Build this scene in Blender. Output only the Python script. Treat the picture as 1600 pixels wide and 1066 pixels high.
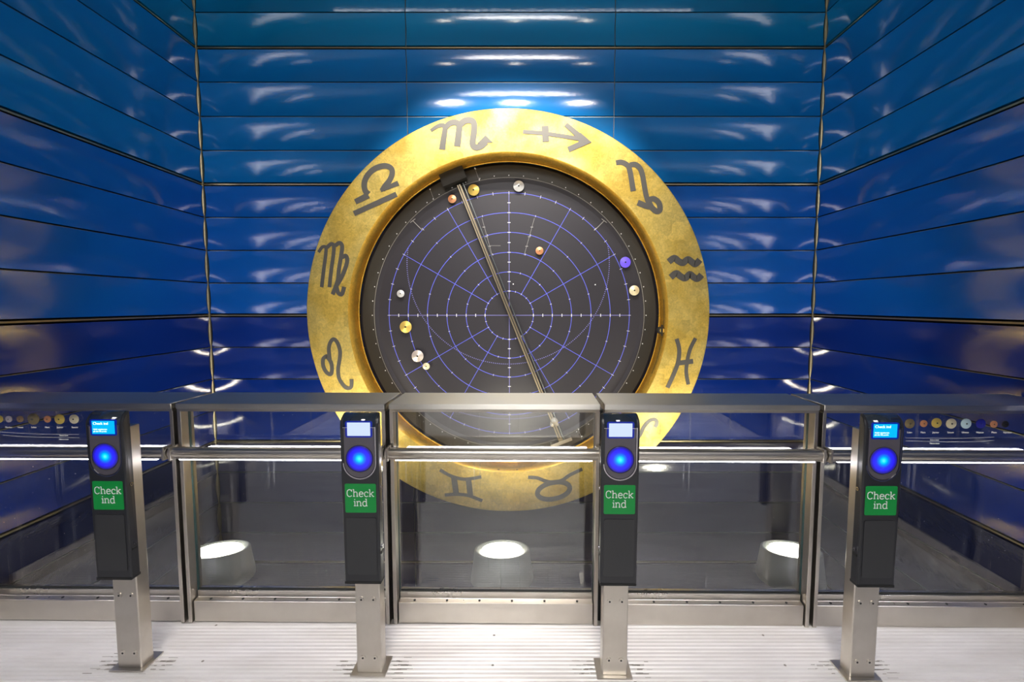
import bpy, math, random
from math import sin, cos, pi, radians as R, sqrt, atan2
from mathutils import Vector, Matrix
random.seed(7)
for o in list(bpy.data.objects): bpy.data.objects.remove(o)
sc = bpy.context.scene
COL = sc.collection

# ------------------------------------------------------------ camera, world, exposure
H, F, PX, PY, PIT = 1.6, 748.0, 820.0, 533.0, R(4.35)
cam_d = bpy.data.cameras.new('camera'); cam = bpy.data.objects.new('camera', cam_d); COL.objects.link(cam)
cam.location = (0, 0, H); cam.rotation_euler = (R(90) - PIT, 0, 0)
cam_d.sensor_width = 36; cam_d.lens = F/1600*36; cam_d.shift_x = -20/1600; cam_d.clip_start = .02
sc.camera = cam
w = bpy.data.worlds.new('world'); sc.world = w; w.use_nodes = True
w.node_tree.nodes['Background'].inputs[0].default_value = (.9, .95, 1, 1)
w.node_tree.nodes['Background'].inputs[1].default_value = .02
sc.view_settings.view_transform = 'Standard'; sc.view_settings.look = 'None'
sc.view_settings.gamma = 1; sc.view_settings.use_curve_mapping = False
sc.view_settings.exposure = 0.40

# power settings of the lamps
E_FILL, E_WASH, P_SPOT, P_UP, E_UP, E_LED = 12.5, 6.0, 210.0, 62.0, 14.0, 26.0

def ray(u, v):
    s, c = sin(PIT), cos(PIT)
    a, b = (u-PX)/F, (PY-v)/F
    return Vector((a, c + b*s, -s + b*c))
def P(u, v, y):                       # point of the vertical plane y = const seen at (u, v)
    d = ray(u, v); t = y/d.y
    return Vector((d.x*t, y, H + d.z*t))

# the barrier line is turned a little against the back wall
ROT = R(-.7); PIV = Vector((0, 2.3, 0))
def BF(x, y, z=0):
    return Vector((x*cos(ROT) - (y-2.3)*sin(ROT), 2.3 + x*sin(ROT) + (y-2.3)*cos(ROT), z))
def PB(u, v, y):                      # barrier-frame (x, z) seen at (u, v) on its plane y
    d = ray(u, v); n = Vector((-sin(ROT), cos(ROT), 0))
    p0 = BF(0, y); t = (p0.dot(n))/(d.dot(n)); q = d*t
    q2 = Vector((q.x, q.y-2.3, 0))
    return (q2.x*cos(-ROT) - q2.y*sin(-ROT), H + q.z)

# ------------------------------------------------------------ materials
def mat(name, col, rough=.5, metal=0., coat=0., coat_r=.05, coat_ior=1.5, spec=None, emis=None, es=0., bump=None, cbump=False, aniso=0.):
    m = bpy.data.materials.new(name); m.use_nodes = True
    nt = m.node_tree; b = nt.nodes['Principled BSDF']
    b.inputs['Base Color'].default_value = (*col, 1)
    b.inputs['Roughness'].default_value = rough; b.inputs['Metallic'].default_value = metal
    b.inputs['Coat Weight'].default_value = coat; b.inputs['Coat Roughness'].default_value = coat_r
    b.inputs['Coat IOR'].default_value = coat_ior
    if aniso: b.inputs['Anisotropic'].default_value = aniso
    if spec is not None: b.inputs['Specular IOR Level'].default_value = spec
    if emis:
        b.inputs['Emission Color'].default_value = (*emis, 1); b.inputs['Emission Strength'].default_value = es
    if bump:
        scale, strength, dist = bump[:3]
        tc = nt.nodes.new('ShaderNodeTexCoord'); mp = nt.nodes.new('ShaderNodeMapping')
        if len(bump) > 3: mp.inputs['Scale'].default_value = bump[3]
        n = nt.nodes.new('ShaderNodeTexNoise'); n.inputs['Scale'].default_value = scale; n.inputs['Detail'].default_value = 4
        bp = nt.nodes.new('ShaderNodeBump'); bp.inputs['Strength'].default_value = strength; bp.inputs['Distance'].default_value = dist
        nt.links.new(tc.outputs['Object'], mp.inputs[0]); nt.links.new(mp.outputs[0], n.inputs['Vector'])
        nt.links.new(n.outputs[0], bp.inputs['Height'])
        nt.links.new(bp.outputs[0], b.inputs['Coat Normal' if cbump else 'Normal'])
    return m
def N(m, t): return m.node_tree.nodes.new(t)
def L(m, a, b): m.node_tree.links.new(a, b)
def vary(m, c1, c2, scale, lo=.35, hi=.65, sc3=(1, 1, 1), r1=None, r2=None, detail=5, voronoi=False):
    """colour (and roughness) of the surface itself varies with a noise"""
    b = m.node_tree.nodes['Principled BSDF']
    tc = N(m, 'ShaderNodeTexCoord'); mp = N(m, 'ShaderNodeMapping'); mp.inputs['Scale'].default_value = sc3
    if voronoi:
        n = N(m, 'ShaderNodeTexVoronoi'); n.distance = 'CHEBYCHEV'; out = n.outputs['Color']
    else:
        n = N(m, 'ShaderNodeTexNoise'); n.inputs['Detail'].default_value = detail; out = n.outputs[0]
    n.inputs['Scale'].default_value = scale
    L(m, tc.outputs['Object'], mp.inputs[0]); L(m, mp.outputs[0], n.inputs['Vector'])
    mr = N(m, 'ShaderNodeMapRange'); mr.inputs[1].default_value = lo; mr.inputs[2].default_value = hi
    L(m, out, mr.inputs[0])
    mx = N(m, 'ShaderNodeMix'); mx.data_type = 'RGBA'
    mx.inputs[6].default_value = (*c1, 1); mx.inputs[7].default_value = (*c2, 1)
    L(m, mr.outputs[0], mx.inputs[0]); L(m, mx.outputs[2], b.inputs['Base Color'])
    if r1 is not None:
        m2 = N(m, 'ShaderNodeMapRange'); m2.inputs[3].default_value = r1; m2.inputs[4].default_value = r2
        L(m, mr.outputs[0], m2.inputs[0]); L(m, m2.outputs[0], b.inputs['Roughness'])
    return m

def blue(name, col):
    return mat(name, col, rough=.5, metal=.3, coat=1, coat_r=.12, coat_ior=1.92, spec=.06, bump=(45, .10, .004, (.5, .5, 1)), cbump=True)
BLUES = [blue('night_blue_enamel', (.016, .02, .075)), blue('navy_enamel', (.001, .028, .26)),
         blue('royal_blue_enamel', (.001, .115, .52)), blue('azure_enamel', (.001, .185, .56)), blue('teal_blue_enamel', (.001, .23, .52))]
M_REVEAL = mat('dark_joint', (.006, .006, .008), .7)
M_BRASSBAR = mat('bronze_trim', (.50, .43, .27), .38, 1)
M_JOINT = mat('joint_lip', (.30, .33, .33), .35, 1)
M_STEEL = vary(mat('brushed_steel', (.62, .58, .52), .3, 1, bump=(60, .06, .002, (.15, 1, 3))), (.66, .62, .56), (.54, .50, .45), 3.5, .3, .7, r1=.26, r2=.38)
M_STEELV = vary(mat('brushed_steel_post', (.62, .58, .52), .3, 1, bump=(60, .06, .002, (3, 3, .15))), (.64, .60, .54), (.50, .46, .41), 5, .3, .7, r1=.28, r2=.42)
M_CAP = mat('brushed_steel_cap', (.72, .70, .65), .46, 1, bump=(40, .10, .003, (1, .05, 1)))
tg = N(M_CAP, 'ShaderNodeTangent'); tg.direction_type = 'RADIAL'; tg.axis = 'X'
M_CAP.node_tree.nodes['Principled BSDF'].inputs['Anisotropic'].default_value = .95
L(M_CAP, tg.outputs[0], M_CAP.node_tree.nodes['Principled BSDF'].inputs['Tangent'])
M_DARK = mat('black_gap', (.01, .01, .01), .6)
M_GASKET = mat('rubber_gasket', (.02, .022, .022), .5)
M_FLOOR = vary(mat('ribbed_aluminium', (.72, .70, .67), .45, .35), (.86, .835, .80), (.68, .65, .61), 2.2, .35, .75, sc3=(1, 4, 1), r1=.4, r2=.55)
M_GRIME = mat('dark_grime', (.26, .23, .19), .8)
M_HALL = mat('dark_blue_wall_paint', (.015, .03, .10), .5)
M_CEIL = mat('ceiling_paint', (.10, .11, .12), .7)
M_PALEWALL = mat('pale_wall_paint', (.22, .22, .23), .6)
M_CONC = vary(mat('grey_concrete', (.2, .2, .21), .7), (.20, .20, .21), (.15, .15, .16), 2)
M_WHITELED = mat('led_diffuser', (.9, .9, .9), .5, emis=(.95, .93, 1), es=E_LED)
M_FILL = mat('lamp_diffuser', (.9, .9, .9), .5, emis=(1, .97, .93), es=E_FILL)
M_WASH = mat('wall_washer_led', (.9, .9, .9), .5, emis=(.97, .99, 1), es=E_WASH)
M_UPLENS = mat('floodlight_lens', (.9, .9, .85), .4, emis=(1, .95, .78), es=E_UP)
M_LAMPBODY = mat('floodlight_grey', (.19, .20, .20), .45, .2)
M_HOUS = mat('lamp_housing', (.05, .05, .055), .5)
# gold leaf
def gold(name, c1, c2, r1, r2):
    m = mat(name, c1, r1, .78, bump=(9, .12, .02))
    vary(m, c1, c2, 3.2, .40, .60, r1=r1, r2=r2, detail=9)
    b = m.node_tree.nodes['Principled BSDF']
    # square leaves: each slightly different
    tc = N(m, 'ShaderNodeTexCoord'); v = N(m, 'ShaderNodeTexVoronoi'); v.distance = 'CHEBYCHEV'; v.inputs['Scale'].default_value = 7
    L(m, tc.outputs['Object'], v.inputs['Vector'])
    hs = N(m, 'ShaderNodeHueSaturation')
    sep = N(m, 'ShaderNodeSeparateColor'); L(m, v.outputs['Color'], sep.inputs[0])
    mr = N(m, 'ShaderNodeMapRange'); mr.inputs[3].default_value = .84; mr.inputs[4].default_value = 1.08
    L(m, sep.outputs[0], mr.inputs[0])
    n2 = N(m, 'ShaderNodeTexNoise'); n2.inputs['Scale'].default_value = 38; n2.inputs['Detail'].default_value = 6; n2.inputs['Distortion'].default_value = 1.5
    L(m, tc.outputs['Object'], n2.inputs['Vector'])
    m3 = N(m, 'ShaderNodeMapRange'); m3.inputs[1].default_value = .3; m3.inputs[2].default_value = .7; m3.inputs[3].default_value = .80; m3.inputs[4].default_value = 1.15
    L(m, n2.outputs[0], m3.inputs[0]); mu = N(m, 'ShaderNodeMath'); mu.operation = 'MULTIPLY'
    L(m, mr.outputs[0], mu.inputs[0]); L(m, m3.outputs[0], mu.inputs[1]); L(m, mu.outputs[0], hs.inputs['Value'])
    src = b.inputs['Base Color'].links[0].from_socket
    L(m, src, hs.inputs['Color']); L(m, hs.outputs[0], b.inputs['Base Color'])
    return m
M_GOLD = gold('gold_leaf', (.92, .68, .19), (.66, .45, .09), .36, .50)
M_GOLDIN = gold('gold_leaf_inner', (.95, .60, .10), (.80, .46, .06), .42, .52)
M_SYM = mat('graphite_symbol', (.15, .14, .125), .38, .7)
M_DIAL = mat('dial_graphite', (.034, .031, .038), .40, .2)
M_DIALRIM = mat('dial_rim_graphite', (.034, .031, .026), .45, .2)
M_LINE = mat('violet_blue_line', (.13, .15, .80), .5)
M_LINEV = mat('pale_violet_line', (.24, .23, .62), .5)
M_DOT = mat('pale_mark', (.75, .75, .78), .5)
M_THIN = mat('thin_grey_line', (.35, .34, .33), .5)
M_BAR = mat('aged_brass_bar', (.38, .31, .21), .34, 1)
M_BOX = mat('dark_bronze_box', (.03, .028, .024), .5, .3)
def cone_mat(name, c, r=.36, metal=.7): return mat(name, c, r, metal, bump=(30, .25, .003))
M_COPPER = cone_mat('copper', (.95, .42, .20)); M_YGOLD = cone_mat('polished_gold', (.95, .68, .16))
M_SILVER = cone_mat('silver', (.88, .88, .86)); M_CREAM = cone_mat('cream_metal', (.88, .78, .52), .4, .6)
M_PEARL = cone_mat('rose_silver', (.85, .74, .66), .32); M_VIOLET = mat('violet_enamel', (.16, .10, .95), .4)
M_DKGOLD = cone_mat('dark_bronze', (.42, .33, .17), .25); M_PALEBLUE = cone_mat('pale_blue_metal', (.50, .66, .70), .45, .3)
M_NAVY = mat('navy_disc', (.01, .012, .22), .4); M_BLACK = mat('black_disc', (.006, .006, .008), .5)
M_BROWN = cone_mat('brown_copper', (.45, .30, .16), .35)
M_CRYSTAL = mat('clear_crystal', (.9, .88, .8), .05, .6, bump=(25, 1, .02))
# check-in reader
M_CASE = mat('anthracite_plastic', (.017, .018, .022), .38, coat=.25, coat_r=.2)
M_CASE2 = mat('anthracite_cover', (.032, .033, .036), .42)
M_GLOSSB = mat('smoked_glass_top', (.03, .04, .055), .08, coat=1)
M_FACE = mat('reader_face', (.11, .10, .12), .3, .2)
M_CHROME = mat('chrome_rim', (.55, .53, .58), .15, 1)
M_GREEN = mat('green_sticker', (.0, .27, .045), .45)
M_WHITE = mat('white_print', (.85, .86, .85), .5)
M_SCR_C = mat('cyan_screen', (.0, .1, .2), .3, emis=(.0, .50, 1.), es=.72)
M_SCR_W = mat('pale_screen', (.1, .1, .2), .3, emis=(.66, .80, .95), es=.68)  # whitish reflection on these screens is put into their emission colour
M_SCRGLOW = mat('screen_backlight', (.0, .0, .1), .3, emis=(.0, .05, .85), es=.22)
M_TXT = mat('screen_text', (.8, .9, 1), .5, emis=(.8, .95, 1), es=.9)
def glow_mat():
    m = bpy.data.materials.new('blue_light_disc'); m.use_nodes = True; nt = m.node_tree
    b = nt.nodes['Principled BSDF']; b.inputs['Base Color'].default_value = (.0, .0, .05, 1); b.inputs['Roughness'].default_value = .3
    tc = N(m, 'ShaderNodeTexCoord'); vm = N(m, 'ShaderNodeVectorMath'); vm.operation = 'LENGTH'
    L(m, tc.outputs['Object'], vm.inputs[0])
    mr = N(m, 'ShaderNodeMapRange'); mr.inputs[2].default_value = .058; L(m, vm.outputs['Value'], mr.inputs[0])
    cr = N(m, 'ShaderNodeValToRGB'); e = cr.color_ramp.elements
    e[0].position = 0; e[0].color = (.12, .80, 1, 1); e[1].position = 1; e[1].color = (.01, .01, .05, 1)
    for p, c in ((.16, (.0, .62, 1, 1)), (.32, (.0, .20, 1, 1)), (.50, (.02, .03, 1, 1)), (.70, (.02, .012, .75, 1)), (.85, (.015, .01, .28, 1))):
        q = e.new(p); q.color = c
    L(m, mr.outputs[0], cr.inputs[0]); L(m, cr.outputs[0], b.inputs['Emission Color']); b.inputs['Emission Strength'].default_value = 1.0
    return m
M_GLOW = glow_mat()
def glass_mat():
    m = bpy.data.materials.new('barrier_glass'); m.use_nodes = True; nt = m.node_tree
    for n in list(nt.nodes): nt.nodes.remove(n)
    out = N(m, 'ShaderNodeOutputMaterial'); tr = N(m, 'ShaderNodeBsdfTransparent'); tr.inputs[0].default_value = (.95, .965, .96, 1)
    gl = N(m, 'ShaderNodeBsdfGlossy'); gl.inputs['Roughness'].default_value = 0.01
    lw = N(m, 'ShaderNodeLayerWeight'); lw.inputs[0].default_value = .5
    pw = N(m, 'ShaderNodeMath'); pw.operation = 'POWER'; pw.inputs[1].default_value = 5; L(m, lw.outputs['Facing'], pw.inputs[0])
    ma = N(m, 'ShaderNodeMath'); ma.operation = 'MULTIPLY_ADD'; ma.inputs[1].default_value = .89; ma.inputs[2].default_value = .11
    L(m, pw.outputs[0], ma.inputs[0])
    mx = N(m, 'ShaderNodeMixShader'); L(m, ma.outputs[0], mx.inputs[0]); L(m, tr.outputs[0], mx.inputs[1]); L(m, gl.outputs[0], mx.inputs[2])
    # dried run marks and specks of dust, catching whatever light falls on the pane
    tc = N(m, 'ShaderNodeTexCoord'); mp = N(m, 'ShaderNodeMapping'); mp.inputs['Scale'].default_value = (70, 1, 1.6)
    n = N(m, 'ShaderNodeTexNoise'); n.inputs['Scale'].default_value = 1; n.inputs['Detail'].default_value = 2
    L(m, tc.outputs['Object'], mp.inputs[0]); L(m, mp.outputs[0], n.inputs['Vector'])
    r1 = N(m, 'ShaderNodeMapRange'); r1.inputs[1].default_value = .64; r1.inputs[2].default_value = .80; r1.inputs[4].default_value = .22; L(m, n.outputs[0], r1.inputs[0])
    v = N(m, 'ShaderNodeTexVoronoi'); v.inputs['Scale'].default_value = 26; L(m, tc.outputs['Object'], v.inputs['Vector'])
    r2 = N(m, 'ShaderNodeMapRange'); r2.inputs[1].default_value = .05; r2.inputs[2].default_value = .03; r2.inputs[3].default_value = 0; r2.inputs[4].default_value = .5
    L(m, v.outputs['Distance'], r2.inputs[0])
    ad = N(m, 'ShaderNodeMath'); ad.operation = 'ADD'; L(m, r1.outputs[0], ad.inputs[0]); L(m, r2.outputs[0], ad.inputs[1])
    ad2 = N(m, 'ShaderNodeMath'); ad2.operation = 'ADD'; ad2.inputs[1].default_value = .004; L(m, ad.outputs[0], ad2.inputs[0])
    df = N(m, 'ShaderNodeBsdfDiffuse'); df.inputs[0].default_value = (.8, .82, .85, 1)
    tl = N(m, 'ShaderNodeBsdfTranslucent'); tl.inputs[0].default_value = (.8, .82, .85, 1)
    dd = N(m, 'ShaderNodeMixShader'); L(m, df.outputs[0], dd.inputs[1]); L(m, tl.outputs[0], dd.inputs[2])
    m2 = N(m, 'ShaderNodeMixShader'); L(m, ad2.outputs[0], m2.inputs[0]); L(m, mx.outputs[0], m2.inputs[1]); L(m, dd.outputs[0], m2.inputs[2])
    L(m, m2.outputs[0], out.inputs[0])
    return m
M_GLASS = glass_mat()
M_GLEDGE = mat('glass_edge_green', (.04, .085, .085), .3)

# ------------------------------------------------------------ mesh helpers
class MB:
    def __init__(s): s.v = []; s.f = []; s.sm = []
    def add(s, vs, fs, smooth=False):
        o = len(s.v); s.v += [tuple(p) for p in vs]
        for f in fs: s.f.append([o+i for i in f]); s.sm.append(smooth)
        return s
    def box(s, x0, x1, y0, y1, z0, z1):
        vs = [(x, y, z) for z in (z0, z1) for y in (y0, y1) for x in (x0, x1)]
        return s.add(vs, [(0, 2, 3, 1), (4, 5, 7, 6), (0, 1, 5, 4), (2, 6, 7, 3), (0, 4, 6, 2), (1, 3, 7, 5)])
    def cyl(s, p0, p1, r0, r1=None, n=24, caps=True, smooth=True):
        r1 = r0 if r1 is None else r1
        p0, p1 = Vector(p0), Vector(p1); d = (p1-p0).normalized()
        a = d.orthogonal().normalized(); b = d.cross(a)
        vs = []
        for p, r in ((p0, r0), (p1, r1)):
            for i in range(n):
                t = 2*pi*i/n; vs.append(p + a*(r*cos(t)) + b*(r*sin(t)))
        s.add(vs, [(i, (i+1) % n, n+(i+1) % n, n+i) for i in range(n)], smooth)
        if caps:
            s.add(vs[:n], [tuple(range(n))[::-1]]); s.add(vs[n:], [tuple(range(n))])
        return s
    def lathe(s, prof, c, axis='y', n=96, closed=False, smooth=True):
        """prof: list of (radius, along); around an axis through c"""
        vs = []
        for r, a in prof:
            for i in range(n):
                t = 2*pi*i/n
                if axis == 'y': vs.append((c[0]+r*cos(t), c[1]+a, c[2]+r*sin(t)))
                else: vs.append((c[0]+r*cos(t), c[1]+r*sin(t), c[2]+a))
        m = len(prof); fs = []
        for j in range(m if closed else m-1):
            k = (j+1) % m
            for i in range(n): fs.append((j*n+i, j*n+(i+1) % n, k*n+(i+1) % n, k*n+i))
        return s.add(vs, fs, smooth)
    def prism_y(s, poly, y0, y1, smooth=False):
        """poly: [(x,z)...]"""
        n = len(poly)
        vs = [(x, y0, z) for x, z in poly] + [(x, y1, z) for x, z in poly]
        s.add(vs, [tuple(range(n)), tuple(range(n, 2*n))[::-1]])
        return s.add(vs, [(i, n+i, n+(i+1) % n, (i+1) % n) for i in range(n)], smooth)
    def prism_x(s, poly, x0, x1, smooth=False):
        """poly: [(y,z)...]"""
        n = len(poly)
        vs = [(x0, y, z) for y, z in poly] + [(x1, y, z) for y, z in poly]
        s.add(vs, [tuple(range(n)), tuple(range(n, 2*n))[::-1]])
        return s.add(vs, [(i, n+i, n+(i+1) % n, (i+1) % n) for i in range(n)], smooth)
    def ribbon(s, pts, w, y0, y1, closed=False):
        """flat band of width w (number or list) along pts [(x,z)] between the planes y0 and y1"""
        n = len(pts); ws = w if isinstance(w, (list, tuple)) else [w]*n
        Lf, Rt = [], []
        for i in range(n):
            p = Vector(pts[i]); a = Vector(pts[i-1]) if (i > 0 or closed) else None; b = Vector(pts[(i+1) % n]) if (i < n-1 or closed) else None
            d = Vector((0, 0))
            if a is not None and (p-a).length > 1e-9: d += (p-a).normalized()
            if b is not None and (b-p).length > 1e-9: d += (b-p).normalized()
            if d.length < 1e-6: d = Vector((1, 0))
            d.normalize(); nn = Vector((-d.y, d.x))*ws[i]/2
            Lf.append(p+nn); Rt.append(p-nn)
        vs = [(p.x, y0, p.y) for p in Lf] + [(p.x, y0, p.y) for p in Rt] + [(p.x, y1, p.y) for p in Lf] + [(p.x, y1, p.y) for p in Rt]
        fs = []
        for i in range(n if closed else n-1):
            j = (i+1) % n
            fs += [(i, j, n+j, n+i), (2*n+i, 3*n+i, 3*n+j, 2*n+j), (i, 2*n+i, 2*n+j, j), (n+i, n+j, 3*n+j, 3*n+i)]
        if not closed: fs += [(0, n, 3*n, 2*n), (n-1, 3*n-1, 4*n-1, 2*n-1)]
        return s.add(vs, fs)
    def build(s, name, m, parent=None, bevel=0, off=None, seg=2):
        if off is not None: vs = [(x-off[0], y-off[1], z-off[2]) for x, y, z in s.v]
        else: vs = s.v
        me = bpy.data.meshes.new(name); me.from_pydata(vs, [], s.f)
        me.polygons.foreach_set('use_smooth', s.sm); me.materials.append(m); me.update()
        import bmesh
        bm = bmesh.new(); bm.from_mesh(me); bmesh.ops.recalc_face_normals(bm, faces=bm.faces); bm.to_mesh(me); bm.free()
        o = bpy.data.objects.new(name, me); COL.objects.link(o)
        if parent: o.parent = parent
        if bevel:
            bv = o.modifiers.new('bevel', 'BEVEL'); bv.width = bevel; bv.segments = seg; bv.limit_method = 'ANGLE'
        return o
def tag(o, label=None, cat=None, group=None, kind=None):
    if label: o['label'] = label
    if cat: o['category'] = cat
    if group: o['group'] = group
    if kind: o['kind'] = kind
    return o
def empty(name, loc, rz=0, label=None, cat=None, group=None, kind=None):
    e = bpy.data.objects.new(name, None); COL.objects.link(e); e.location = loc; e.rotation_euler = (0, 0, rz)
    e.empty_display_size = .05
    return tag(e, label, cat, group, kind)
def place(o, loc, rz=0):
    """give a single-mesh thing its own origin (mesh authored around 0)"""
    o.location = loc; o.rotation_euler = (0, 0, rz); return o
def smooth_pts(pts, n=5):
    """Catmull-Rom"""
    out = []; m = len(pts)
    for i in range(m-1):
        p0 = pts[max(i-1, 0)]; p1 = pts[i]; p2 = pts[i+1]; p3 = pts[min(i+2, m-1)]
        for k in range(n):
            t = k/n
            out.append(tuple(.5*((2*b)+(-a+c)*t+(2*a-5*b+4*c-d)*t*t+(-a+3*b-3*c+d)*t**3) for a, b, c, d in zip(p0, p1, p2, p3)))
    out.append(tuple(pts[-1])); return out
def text_obj(s, size, m, parent, loc, name, depth=.0006, align='CENTER'):
    cu = bpy.data.curves.new(name, 'FONT'); cu.body = s; cu.size = size; cu.extrude = depth; cu.align_x = align
    t = bpy.data.objects.new(name, cu); COL.objects.link(t)
    bpy.context.view_layer.update()
    me = bpy.data.meshes.new_from_object(t.evaluated_get(bpy.context.evaluated_depsgraph_get()))
    bpy.data.objects.remove(t); me.name = name; me.materials.clear(); me.materials.append(m)
    me.transform(Matrix.Rotation(R(90), 4, 'X'))
    o = bpy.data.objects.new(name, me); COL.objects.link(o); o.parent = parent; o.location = loc
    return o

# ------------------------------------------------------------ the shaft walls of curved enamel panels
D, XL, XR = 4.35, -2.86, 2.61
ZB, ST = .336, .2915
SAG = .018
K0, K1 = -6, 15
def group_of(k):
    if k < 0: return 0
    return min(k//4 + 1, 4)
def panel_profile(k):
    """concave strip: (depth behind the face, z) front face then a 12 mm thick back"""
    lo = ZB + ST*k + (.018 if k % 4 == 0 else .006); hi = ZB + ST*(k+1) - (.018 if (k+1) % 4 == 0 else .006)
    n = 14; fr = []
    for i in range(n+1):
        t = i/n*2-1; fr.append((SAG*(1-t*t), lo+(hi-lo)*i/n))
    return fr, lo, hi
def panel(axis, a0, a1, face, sgn, k, parent):
    """axis 'x': panel runs in x on the plane y=face; axis 'y': runs in y on the plane x=face; sgn: outward"""
    fr, lo, hi = panel_profile(k)
    n = len(fr)
    loop = fr + [(SAG+.012, hi), (SAG+.012, lo)]
    vs = []
    for a in (a0, a1):
        for d, z in loop:
            vs.append((a, face+sgn*d, z) if axis == 'x' else (face+sgn*d, a, z))
    m = len(loop); b = MB()
    b.add(vs, [(i, i+1, m+i+1, m+i) for i in range(n-1)], True)
    b.add(vs, [(i, (i+1) % m, m+(i+1) % m, m+i) for i in range(n-1, m)] + [tuple(range(m)), tuple(range(m, 2*m))[::-1]])
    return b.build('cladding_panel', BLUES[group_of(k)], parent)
ZTOP, ZBOT = 5.0, -1.6
Y0 = -5.5; YS = 1.9
wb = empty('wall_back', (0, D, 0), kind='structure'); wl = empty('wall_left', (XL, 0, 0), kind='structure'); wr = empty('wall_right', (XR, 0, 0), kind='structure')
def reb(o, p): o.location = -Vector(p.location); return o    # authored in world coordinates
SEAM = [XL+.007, -1.037, .787, XR-.007]
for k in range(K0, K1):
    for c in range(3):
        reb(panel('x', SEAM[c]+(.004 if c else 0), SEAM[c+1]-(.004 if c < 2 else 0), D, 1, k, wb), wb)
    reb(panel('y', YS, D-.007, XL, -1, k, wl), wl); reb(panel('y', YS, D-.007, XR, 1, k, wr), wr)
for (p, bx) in ((wb, (XL-.3, XR+.3, D+.045, D+.2, ZBOT, ZTOP)), (wl, (XL-.2, XL-.045, Y0, D+.045, ZBOT, ZTOP)), (wr, (XR+.045, XR+.2, Y0, D+.045, ZBOT, ZTOP))):
    reb(MB().box(*bx).build('backing_wall', M_REVEAL, p), p)
# joint lips and bronze bars between the panels
for k in range(K0, K1+1):
    z = ZB+ST*k
    thick = k % 4 == 0
    for p, ax in ((wb, 'x'), (wl, 'l'), (wr, 'r')):
        b = MB()
        h0, h1 = (z-.0055, z+.0055) if thick else (z-.0052, z-.0015)
        if ax == 'x': b.box(XL+.004, XR-.004, D+.004, D+.03, h0, h1)
        elif ax == 'l': b.box(XL-.03, XL-.004, YS, D-.004, h0, h1)
        else: b.box(XR+.004, XR+.03, YS, D-.004, h0, h1)
        reb(b.build('joint_bar' if thick else 'joint_lip', M_BRASSBAR if thick else M_JOINT, p), p)
for p, x in ((wl, XL), (wr, XR)):
    s = -1 if x < 0 else 1
    b = MB().cyl((x+s*.018, D+.018, ZBOT), (x+s*.018, D+.018, ZTOP), .019, n=16)
    reb(b.build('corner_rod', M_BRASSBAR, p), p)
b = MB()
for x in SEAM[1:3]: b.box(x-.0015, x+.0015, D+.012, D+.03, ZB+ST*K0, ZTOP)
reb(b.build('seam_lip', M_JOINT, wb), wb)

# floors, ceiling, far wall
b = MB(); pitch = .0242; y = -3.2
prof = []
yy = y
while yy < 2.285:
    prof += [(yy, -.0045), (yy+.0045, 0), (yy+pitch-.0075, 0), (yy+pitch-.003, -.0045)]; yy += pitch
yend = yy
prof = [(Y0, -.0045)] + prof + [(yend, -.0045), (2.56, -.0045), (2.56, -.12), (Y0, -.12)]
n = len(prof)
vs = [(XL, a, z) for a, z in prof] + [(XR, a, z) for a, z in prof]
b.add(vs, [(i, i+1, n+i+1, n+i) for i in range(n-1)] + [(n-1, 0, n, 2*n-1)])
floor = tag(b.build('floor', M_FLOOR), kind='structure')
fl_vo = tag(MB().box(XL-.2, XR+.2, 2.56, D+.2, ZBOT-.1, ZBOT).build('floor', M_CONC), kind='structure')
tag(MB().box(XL, XR, 2.46, 2.56, ZBOT, -.125).build('wall_void_front', M_CONC), kind='structure')
tag(MB().box(XL-.2, XR+.2, Y0-.1, D+.2, ZTOP, ZTOP+.1).build('ceiling', M_CEIL), kind='structure')
tag(MB().box(XL-.2, XR+.2, Y0-.1, Y0, -.12, ZTOP).build('wall_front', M_PALEWALL), kind='structure')
for nm, x0, x1 in (('wall_hall_left', XL-.044, XL), ('wall_hall_right', XR, XR+.044)):
    tag(MB().box(x0, x1, Y0, YS-.01, -.12, ZTOP).build(nm, M_HALL), kind='structure')
for nm, x0, x1 in (('baseboard_left', XL+.001, XL+.022), ('baseboard_right', XR-.022, XR-.001)):
    tag(MB().box(x0, x1, Y0, 2.2, 0.0005, .11).build(nm, M_STEEL, bevel=.003), kind='structure')

# ------------------------------------------------------------ ceiling lamps
for i, y in enumerate((-2.3, -4.5)):  # added unseen light panels, made broad and dim for soft frontal fill
    t = empty('ceiling_lamp', (-.125, y, ZTOP), label=['broad ceiling light in the middle of the hall behind the camera', 'broad ceiling light farthest from the gold ring'][i], cat='lamp', group='linear ceiling lights')
    t.location.z = ZTOP
    MB().box(-1.2, 1.2, -.83, .83, -.06, 0).build('housing', M_HOUS, t)
    MB().box(-1.16, 1.16, -.80, .80, -.066, -.058).build('diffuser', M_FILL, t)
t = empty('wall_washer_lamp', (-.125, 3.86, ZTOP), label='row of bright lights along the ceiling close to the blue back wall', cat='lamp')
MB().box(-1.86, 1.86, -.05, .05, -.07, 0).build('housing', M_HOUS, t)
l0 = MB().box(-.026, .026, -.018, .018, -.082, -.0695).build('led_lens', M_WASH, t)
for i in range(46):
    o = l0 if i == 0 else l0.copy()
    if i: COL.objects.link(o)
    o.location.x = -1.80+i*.08
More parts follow.
